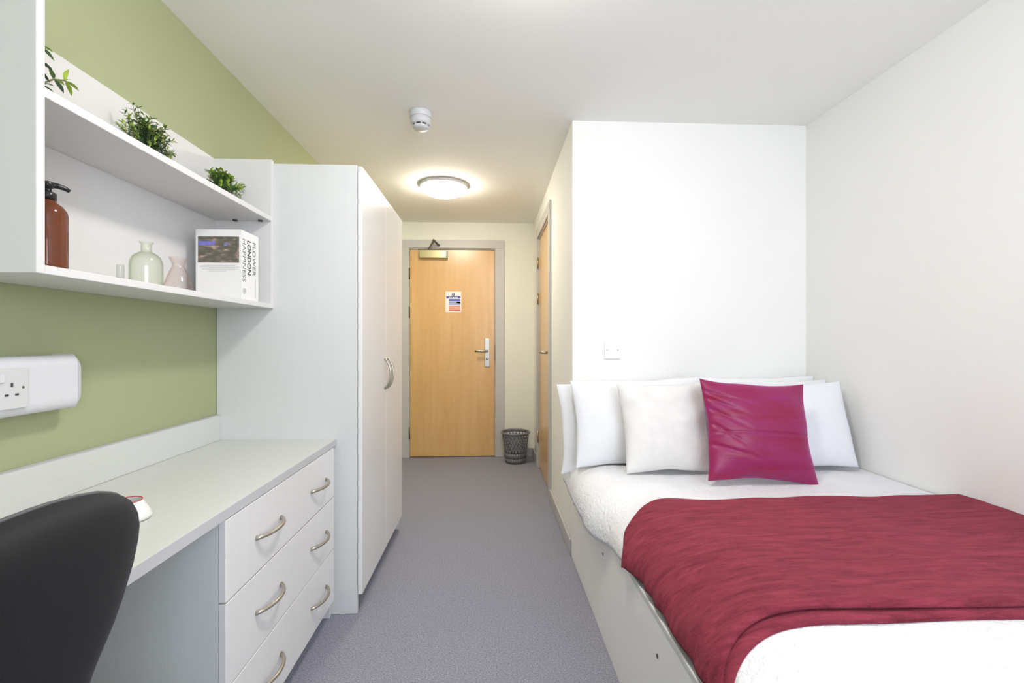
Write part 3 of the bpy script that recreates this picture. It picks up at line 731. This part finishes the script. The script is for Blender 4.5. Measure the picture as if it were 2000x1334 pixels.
# ------------------------------------------------------------------ office chair
t = thing('office_chair', 'dark charcoal upholstered office chair pulled up to the desk', 'chair', (-0.70, 0.43, 0))
CY = 0.462
def bhalf(z):      # half width of the backrest against height
    z = z + 0.030
    tab = [(0.50, 0.13), (0.56, 0.15), (0.62, 0.145), (0.70, 0.157), (0.74, 0.186), (0.78, 0.226), (0.81, 0.246), (0.84, 0.262), (0.87, 0.271), (0.89, 0.273), (0.91, 0.268), (0.93, 0.254), (0.945, 0.233), (0.957, 0.200), (0.965, 0.160), (0.970, 0.115), (0.9715, 0.08), (0.972, 0.0)]
    for (a, x), (b_, y) in zip(tab, tab[1:]):
        if z <= b_: return x + (y - x) * max(0, (z - a)) / (b_ - a)
    return 0.0
def backrest():
    m = MB(); outline = []
    N = 64
    zz = [0.46 + (0.942 - 0.46) * (1 - math.cos(PI * i / (N - 1))) / 2 for i in range(N)]
    NJ = 33
    front = []; 
    def ctr(z): return -0.515 + 0.035 * (z - 0.70) - 0.02 * math.sin((z - 0.5) * 5)      # slight lumbar curve
    for side in (1, -1):
        for i, z in enumerate(zz):
            h = bhalf(z)
            for j in range(NJ):
                u = -math.cos(PI * j / (NJ - 1))
                v = (z - 0.46) / 0.482 * 2 - 1
                th = 0.036 * (max(0, 1 - abs(u) ** 7) ** 0.45) * (max(0, 1 - abs(v) ** 9) ** 0.45)
                xc = ctr(z) + (-0.030) * (u * u - 0.3) * (h / 0.25)      # wraps round towards the sitter
                m.v.append((xc + side * th, CY + u * h, z))
    def idx(s, i, j): return s * N * NJ + i * NJ + j
    for s in (0, 1):
        for i in range(N - 1):
            for j in range(NJ - 1):
                m.f.append([idx(s, i, j), idx(s, i, j + 1), idx(s, i + 1, j + 1), idx(s, i + 1, j)]); m.smooth.append(True)
    return m, ctr
bm_, ctr = backrest()
me = bm_.mesh('backrest', t.location)
b2 = bmesh.new(); b2.from_mesh(me); bmesh.ops.remove_doubles(b2, verts=b2.verts, dist=0.0004); bmesh.ops.recalc_face_normals(b2, faces=b2.faces)
b2.to_mesh(me); b2.free()
br = part('backrest', me, M['chair'], t)
zz = [0.47 + (0.942 - 0.47) * math.sin(PI / 2 * i / 44) for i in range(45)]
pts = [(ctr(z) - 0.021 * (bhalf(z) / 0.25) + 0.0, CY + bhalf(z), z) for z in zz]
pts2 = [(x, 2 * CY - y, z) for x, y, z in pts][-2::-1]
part('piping', MB().tube(pts + pts2, 0.0032, 8), M['chairtrim'], br)
part('back_support', MB().tube([(-0.47, CY, 0.66), (-0.455, CY, 0.52), (-0.47, CY, 0.42), (-0.56, CY, 0.395), (-0.68, CY, 0.395)], 0.016, 12), M['blackplastic'], t)
sm = MB(); sm.box(-0.94, -0.50, CY - 0.23, CY + 0.23, 0.42, 0.49); sm.bev = 0.03
part('seat', sm, M['chair'], t)
part('gas_column', MB().lathe([(0.03, 0.07), (0.03, 0.25), (0.016, 0.25), (0.016, 0.418)], (-0.70, CY, 0), 20), M['blackplastic'], t)
for k in range(5):
    a = 2 * PI * k / 5 + 0.3
    ex, ey = -0.70 + 0.27 * math.cos(a), CY + 0.27 * math.sin(a)
    lg = part('leg', MB().tube([(-0.70 + 0.02 * math.cos(a), CY + 0.02 * math.sin(a), 0.11), (ex, ey, 0.078)], [0.022, 0.014], 8), M['blackplastic'], t)
    part('castor', MB().tube([(ex - 0.012 * math.sin(a), ey + 0.012 * math.cos(a), 0.03), (ex + 0.012 * math.sin(a), ey - 0.012 * math.cos(a), 0.03)], 0.0285, 16).tube([(ex, ey, 0.05), (ex, ey, 0.08)], 0.006, 8), M['blackplastic'], lg)

# ------------------------------------------------------------------ waste bin
bx, by = 0.240, 4.335
t = thing('waste_bin', 'round graphite plastic waste bin with perforated sides in the hallway corner', 'bin', (bx, by, 0))
def bin_wall():
    m = MB(); nseg = 24
    r0, r1, h = 0.094, 0.128, 0.282
    def R(z): return r0 + (r1 - r0) * z / h
    def P(k, z): a = 2 * PI * k / nseg; return (bx + R(z) * math.cos(a), by + R(z) * math.sin(a), z)
    rows_solid = [(0.001, 0.05), (0.05, 0.095)]
    for z0, z1 in rows_solid:
        for k in range(nseg): m.add([P(k, z0), P(k + 1, z0), P(k + 1, z1), P(k, z1)], [(0, 1, 2, 3)], True)
    m.add([P(k, 0.001) for k in range(nseg)], [tuple(range(nseg - 1, -1, -1))])
    nr = 6; za, zb = 0.095, 0.268; dz = (zb - za) / nr
    for i in range(nr):
        z0 = za + i * dz; z1 = z0 + dz; zc = (z0 + z1) / 2; off = 0.5 if i % 2 else 0.0
        for k in range(nseg):
            q = k + off; hh = dz * 0.46; hk = 0.42
            vs = [P(q, z0), P(q + 1, z0), P(q + 1, z1), P(q, z1), P(q + .5, zc - hh), P(q + .5 + hk, zc), P(q + .5, zc + hh), P(q + .5 - hk, zc),
                  P(q + .5, z0), P(q + 1, zc), P(q + .5, z1), P(q, zc)]
            fs = [(0, 8, 4, 7, 11), (8, 1, 9, 5, 4), (9, 2, 10, 6, 5), (10, 3, 11, 7, 6)]
            m.add(vs, fs, True)
    for k in range(nseg): m.add([P(k, zb), P(k + 1, zb), P(k + 1, h), P(k, h)], [(0, 1, 2, 3)], True)
    return m
bb = part('bin_body', bin_wall(), M['bin'], t)
md = bb.modifiers.new('thickness', 'SOLIDIFY'); md.thickness = 0.002; md.offset = -1
part('rim', MB().tube([(bx + 0.133 * math.cos(k / 40 * 2 * PI), by + 0.133 * math.sin(k / 40 * 2 * PI), 0.284) for k in range(40)], 0.0085, 10, closed=True), M['bin'], t)

# ------------------------------------------------------------------ fire notice on the door
fx0, fx1, fz0, fz1 = -0.437, -0.283, 1.424, 1.627
yy = LF - 0.0012
t = thing('fire_notice', 'small white notice with blue and red panels on the entrance door', 'sign', ((fx0 + fx1) / 2, LF, fz0))
part('sheet', B(fx0, fx1, yy, LF - 0.0002, fz0, fz1, bev=0), M['paper'], t)
def panel(n, a, b_, c, d, m): 
    return part(n, B(fx0 + a, fx0 + b_, yy - 0.0006, yy - 0.0001, fz1 - d, fz1 - c, bev=0), M[m], t)
def disc(n, x, z, r, m, e=0.0006):
    return part(n, MB().lathe([(r, -0.0001), (r, -e)], (x, yy, z), 24, axis='y'), M[m], t)
disc('symbol_disc', (fx0 + fx1) / 2, fz1 - 0.029, 0.0145, 'blue')
part('symbol_mark', B((fx0 + fx1) / 2 - 0.003, (fx0 + fx1) / 2 + 0.003, yy - 0.0011, yy - 0.0007, fz1 - 0.036, fz1 - 0.020, bev=0), M['whiteink'], t)
panel('heading_panel', 0.008, 0.146, 0.047, 0.068, 'blue')
panel('blue_panel', 0.034, 0.146, 0.074, 0.093, 'blue')
panel('blue_panel', 0.034, 0.146, 0.096, 0.116, 'bluepale'); panel('blue_corner', 0.110, 0.1465, 0.100, 0.116, 'blue')
panel('blue_panel', 0.034, 0.146, 0.1175, 0.132, 'bluepale')
panel('red_panel', 0.034, 0.146, 0.140, 0.158, 'redpale'); panel('red_panel', 0.034, 0.146, 0.161, 0.176, 'redpale'); panel('red_panel', 0.034, 0.146, 0.178, 0.190, 'redink')
mt = frame_mtx(((fx0 + fx1) / 2, yy - 0.0010, fz1 - 0.0640), (1, 0, 0), (0, 0, 1))
text_mesh('Fire action', 0.021, M['whiteink'], t, mt, align='CENTER', bold=0.0004)

# ------------------------------------------------------------------ bed
BX0, BY0, BZ = 0.430, 0.44, 0.432
t = thing('bed', 'cream boxed-in bed base with a flat side panel along the wall', 'bed', (1.07, 1.43, 0))
part('side_panel', B(BX0, BX0 + 0.020, BY0, YW - 0.003, 0.001, BZ - 0.0185, bev=0.001), M['bedbase'], t)
part('foot_panel', B(BX0 + 0.0202, XR - 0.003, BY0, BY0 + 0.02, 0.001, BZ - 0.0185, bev=0.001), M['bedbase'], t)
part('top_board', B(BX0 - 0.001, XR - 0.003, BY0 - 0.001, YW - 0.003, BZ - 0.018, BZ, bev=0.003), M['plastic'], t, label='white top board edge')
for y in (2.30, 1.735, 1.165, 0.60):
    part('screw_cap', MB().lathe([(0.0065, 0), (0.0055, -0.0015)], (BX0 - 0.0001, y, 0.327), 12, axis='x'), M['darkmetal'], t)
mm_ = MB(); mm_.box(BX0 + 0.10, XR - 0.012, BY0 + 0.11, YW - 0.02, BZ + 0.001, 0.508); mm_.bev = 0.04
solo('mattress', mm_, M['mattress'], 'white mattress under the duvet on the bed base', 'mattress', (1.07, 1.43, BZ))

ZD = 0.550
def sm_(a, b_, x):
    x = min(1, max(0, (x - a) / (b_ - a))); return x * x * (3 - 2 * x)
def bedsurf(s, y, lift=0.0, amp=1.0):
    """s: distance across the bed measured from the wall side; returns a point of the draped surface"""
    k = sm_(1.25, 1.75, y)                     # fuller towards the head
    xe = 0.446 - 0.032 * sm_(1.28, 1.50, y) - 0.034 * sm_(1.5, 2.0, y) + 0.010 * math.sin(y * 9) * k   # outermost x
    zh = BZ + 0.022 - 0.052 * sm_(1.25, 1.7, y) + 0.012 * math.sin(y * 13 + 1) * k  # hem height
    a = 0.285 - 0.10 * k; b_ = ZD - zh
    xs = xe + a                                 # where the curve begins
    flat = (XR - 0.006) - xs
    L = 0.5 * PI * math.sqrt((a * a + b_ * b_) / 2)
    tot = flat + L
    d = s * tot; q_ = 0.0
    if d <= flat:
        x = XR - 0.006 - d; z = ZD; n = Vector((0, 0, 1))
    else:
        q = (d - flat) / L * PI / 2; q_ = min(q, PI / 2)
        x = xs - a * math.sin(q) ** 0.92; z = zh + b_ * max(0, math.cos(q)) ** 0.80
        n = Vector((-math.sin(q), 0, math.cos(q)))
    p = Vector((x, y, z))
    f = noise.noise(Vector((x * 3.1, y * 2.6, 0.3))) * 0.012 + noise.noise(Vector((x * 8, y * 9, 2.0))) * 0.004 * (0.3 + k)
    edge = sm_(0, 0.08, XR - x)
    kf = max(0.0, min(1.0, (BY0 + 0.13 - y) / 0.12))          # rounds down over the foot of the bed
    p.z = BZ + 0.004 + (p.z - BZ - 0.004) * max(0.0, 1 - kf ** 2.6) ** 0.5 if kf > 0 else p.z
    edge *= 1 - kf
    if q_ > 0: p += Vector((-1, 0, 0.15)) * 0.013 * k * (1 - 0.8 * sm_(1.95, 2.15, y)) * math.sin(q_) * max(0, math.sin(y * 19 + 2.2 * noise.noise(Vector((y * 3, 0, 5))))) ** 2
    return p + n * (f * amp * edge + lift)
def grid_mesh(fn, ns, ny, smooth=True):
    m = MB(); vs = []; fs = []
    for i in range(ns):
        for j in range(ny): vs.append(fn(i / (ns - 1), j / (ny - 1)))
    for i in range(ns - 1):
        for j in range(ny - 1): fs.append((i * ny + j, i * ny + j + 1, (i + 1) * ny + j + 1, (i + 1) * ny + j))
    return m.add(vs, fs, smooth)
du = grid_mesh(lambda a, b_: bedsurf(a, BY0 + 0.01 + (YW - 0.022 - BY0) * b_), 150, 150)
loc = (1.07, 1.43, 0.5)
o = solo('duvet', du, M['duvet'], 'white textured duvet spread over the bed', 'duvet', loc)
md = o.modifiers.new('thickness', 'SOLIDIFY'); md.thickness = 0.016; md.offset = -1 
def orient_up(o):
    me = o.data
    if sum(p.normal.z for p in me.polygons) < 0: me.flip_normals()
orient_up(o)

# blanket: a long throw with a folded near hem
def drop(s): return sm_(0.80, 1.0, s)
def bl(lo_, y_far, y_near, s_end=1.0, seed=0, rest=0.004):
    def fn(a, b_):
        s = a * s_end
        dr = drop(s)
        yf = y_far - 0.205 * dr + 0.007 * math.sin(s * 17 + seed) * (1 - dr)
        yn = y_near - 0.09 * dr + 0.005 * math.sin(s * 11 + seed)
        y = yn + (yf - yn) * b_
        p = bedsurf(s, y, lo_ * (1 - 0.6 * dr))
        # soft folds where the throw hangs over the side
        p += Vector((-1, 0, 0.1)) * (0.007 * dr * abs(math.sin(y * 26 + 3 * noise.noise(Vector((y * 5, s * 4, 1))))) ** 2) * sm_(0, .15, b_)
        p.z += 0.0045 * noise.noise(Vector((p.x * 4 + p.y * 3, p.y * 16, seed + 4.0))) * (1 - 0.5 * dr)
        # the rolled edge drops to the duvet
        e = min(b_ * (yf - yn), (1 - b_) * (yf - yn))
        p.z -= (lo_ - rest) * (1 - sm_(0, 0.016, e)) * (1 - 0.5 * dr)
        return p
    return fn
loc = (1.07, 1.25, 0.57)
t = thing('throw_blanket', 'burgundy fleece throw laid across the middle of the bed', 'blanket', loc)
u_ = part('upper_layer', grid_mesh(bl(0.032, 1.612, 0.938, 1.0, 0, 0.022), 220, 150), M['blanket'], t)
l_ = part('lower_layer', grid_mesh(bl(0.013, 1.59, 0.915, 0.992, 1.3), 220, 110), M['blanket'], t)
for o in (u_, l_):
    orient_up(o); md = o.modifiers.new('thickness', 'SOLIDIFY'); md.thickness = 0.007; md.offset = -1

# ------------------------------------------------------------------ pillows and cushions
def pillow(w_, h_, th, pinch=0.08, wr=0.004, seed=0, fn=None, sag=0.0, n=56, edge=0.55):
    m = MB()
    for side in (1, -1):
        for i in range(n):
            for j in range(n):
                u = -math.cos(PI * i / (n - 1)); v = -math.cos(PI * j / (n - 1))
                x = w_ / 2 * u * (1 - pinch * (1 - v * v)); z = h_ / 2 * v * (1 - pinch * (1 - u * u))
                e = (max(0, 1 - abs(u) ** 2.6) * max(0, 1 - abs(v) ** 2.6)) ** edge
                y = th / 2 * e * (1 - sag * v)
                nn = noise.noise(Vector((x * 9 + seed, z * 9, side * 3.0 + seed)))
                rad = math.sin(math.atan2(z, x) * 9 + seed) * (u * u + v * v) * 0.35
                y += wr * (nn * 1.6 + rad) * min(1, e * 2.0)
                if fn: y += fn(u, v, side) * min(1, e * 2)
                x += 0.006 * noise.noise(Vector((z * 7, seed, 0.5))) * abs(u)
                z += 0.006 * noise.noise(Vector((x * 7, seed, 7.5))) * abs(v)
                m.v.append((x, -side * y, z + h_ / 2))
    def idx(s, i, j): return s * n * n + i * n + j
    for s in (0, 1):
        for i in range(n - 1):
            for j in range(n - 1):
                m.f.append([idx(s, i, j), idx(s, i, j + 1), idx(s, i + 1, j + 1), idx(s, i + 1, j)]); m.smooth.append(True)
    me = m.mesh('pillow')
    b2 = bmesh.new(); b2.from_mesh(me); bmesh.ops.remove_doubles(b2, verts=b2.verts, dist=0.0003)
    bmesh.ops.recalc_face_normals(b2, faces=b2.faces); b2.to_mesh(me); b2.free()
    return me
def place(name, me, m, label, cat, loc, lean, roll=0.0, yaw=0.0, group=None):
    o = bpy.data.objects.new(name, me); sc.collection.objects.link(o); me.materials.append(m)
    o.location = loc
    o.rotation_euler = (Matrix.Rotation(yaw, 4, 'Z') @ Matrix.Rotation(-lean, 4, 'X') @ Matrix.Rotation(roll, 4, 'Y')).to_euler()
    o['label'] = label; o['category'] = cat
    if group: o['group'] = group
    return o
G = 'white pillows leaning on the wall'
place('pillow', pillow(0.66, 0.45, 0.13, 0.05, seed=1), M['pillow'], 'white pillow farthest left, poking past the wall corner', 'pillow', (0.690, 2.305, 0.485), 0.10, -0.05, group=G)
place('pillow', pillow(0.66, 0.41, 0.13, 0.05, seed=2), M['pillow'], 'white pillow right behind the cream cushion', 'pillow', (0.735, 2.155, 0.552), 0.22, -0.03, group=G)
place('pillow', pillow(0.62, 0.40, 0.12, 0.05, seed=3), M['pillow'], 'white pillow at the right, against the bed head wall', 'pillow', (1.390, 2.310, 0.556), 0.10, 0, group=G)
place('pillow', pillow(0.62, 0.395, 0.12, 0.05, seed=4), M['pillow'], 'white pillow right behind the plain white cushion', 'pillow', (1.394, 2.175, 0.556), 0.22, 0, group=G)
place('cushion', pillow(0.40, 0.40, 0.12, 0.06, 0.006, seed=5), M['cream'], 'cream patterned cushion left of the crimson one', 'cushion', (0.795, 1.985, 0.560), 0.28, -0.03)
place('cushion', pillow(0.43, 0.395, 0.12, 0.05, 0.004, seed=8), M['whitecush'], 'plain white cushion right of the crimson one', 'cushion', (1.456, 2.010, 0.562), 0.28, -0.02)
def creases(u, v, side):
    r = 0.0
    r -= 0.006 * math.exp(-((v + 0.08) / 0.018) ** 2) - 0.003 * math.exp(-((v + 0.12) / 0.03) ** 2)
    r -= 0.002 * math.exp(-((v - 0.25) / 0.014) ** 2)
    for k, (c, s_) in enumerate(((0.62, 0.5), (0.42, 0.65), (0.12, 0.8), (-0.30, 0.4), (0.75, 0.3))):
        ln = v - (c - s_ * (u + 1) * 0.9)
        r -= 0.007 * math.exp(-(ln / 0.035) ** 2) * sm_(0.15, -0.75, u) if False else 0.007 * math.exp(-(ln / 0.035) ** 2) * (1 - sm_(-0.8, 0.0, u))
    return r
place('cushion', pillow(0.460, 0.425, 0.13, 0.085, 0.004, seed=12, fn=creases, n=96), M['silk'], 'crimson silk cushion in the middle in front of the pillows', 'cushion', (1.112, 1.825, 0.558), 0.30, 0.055)
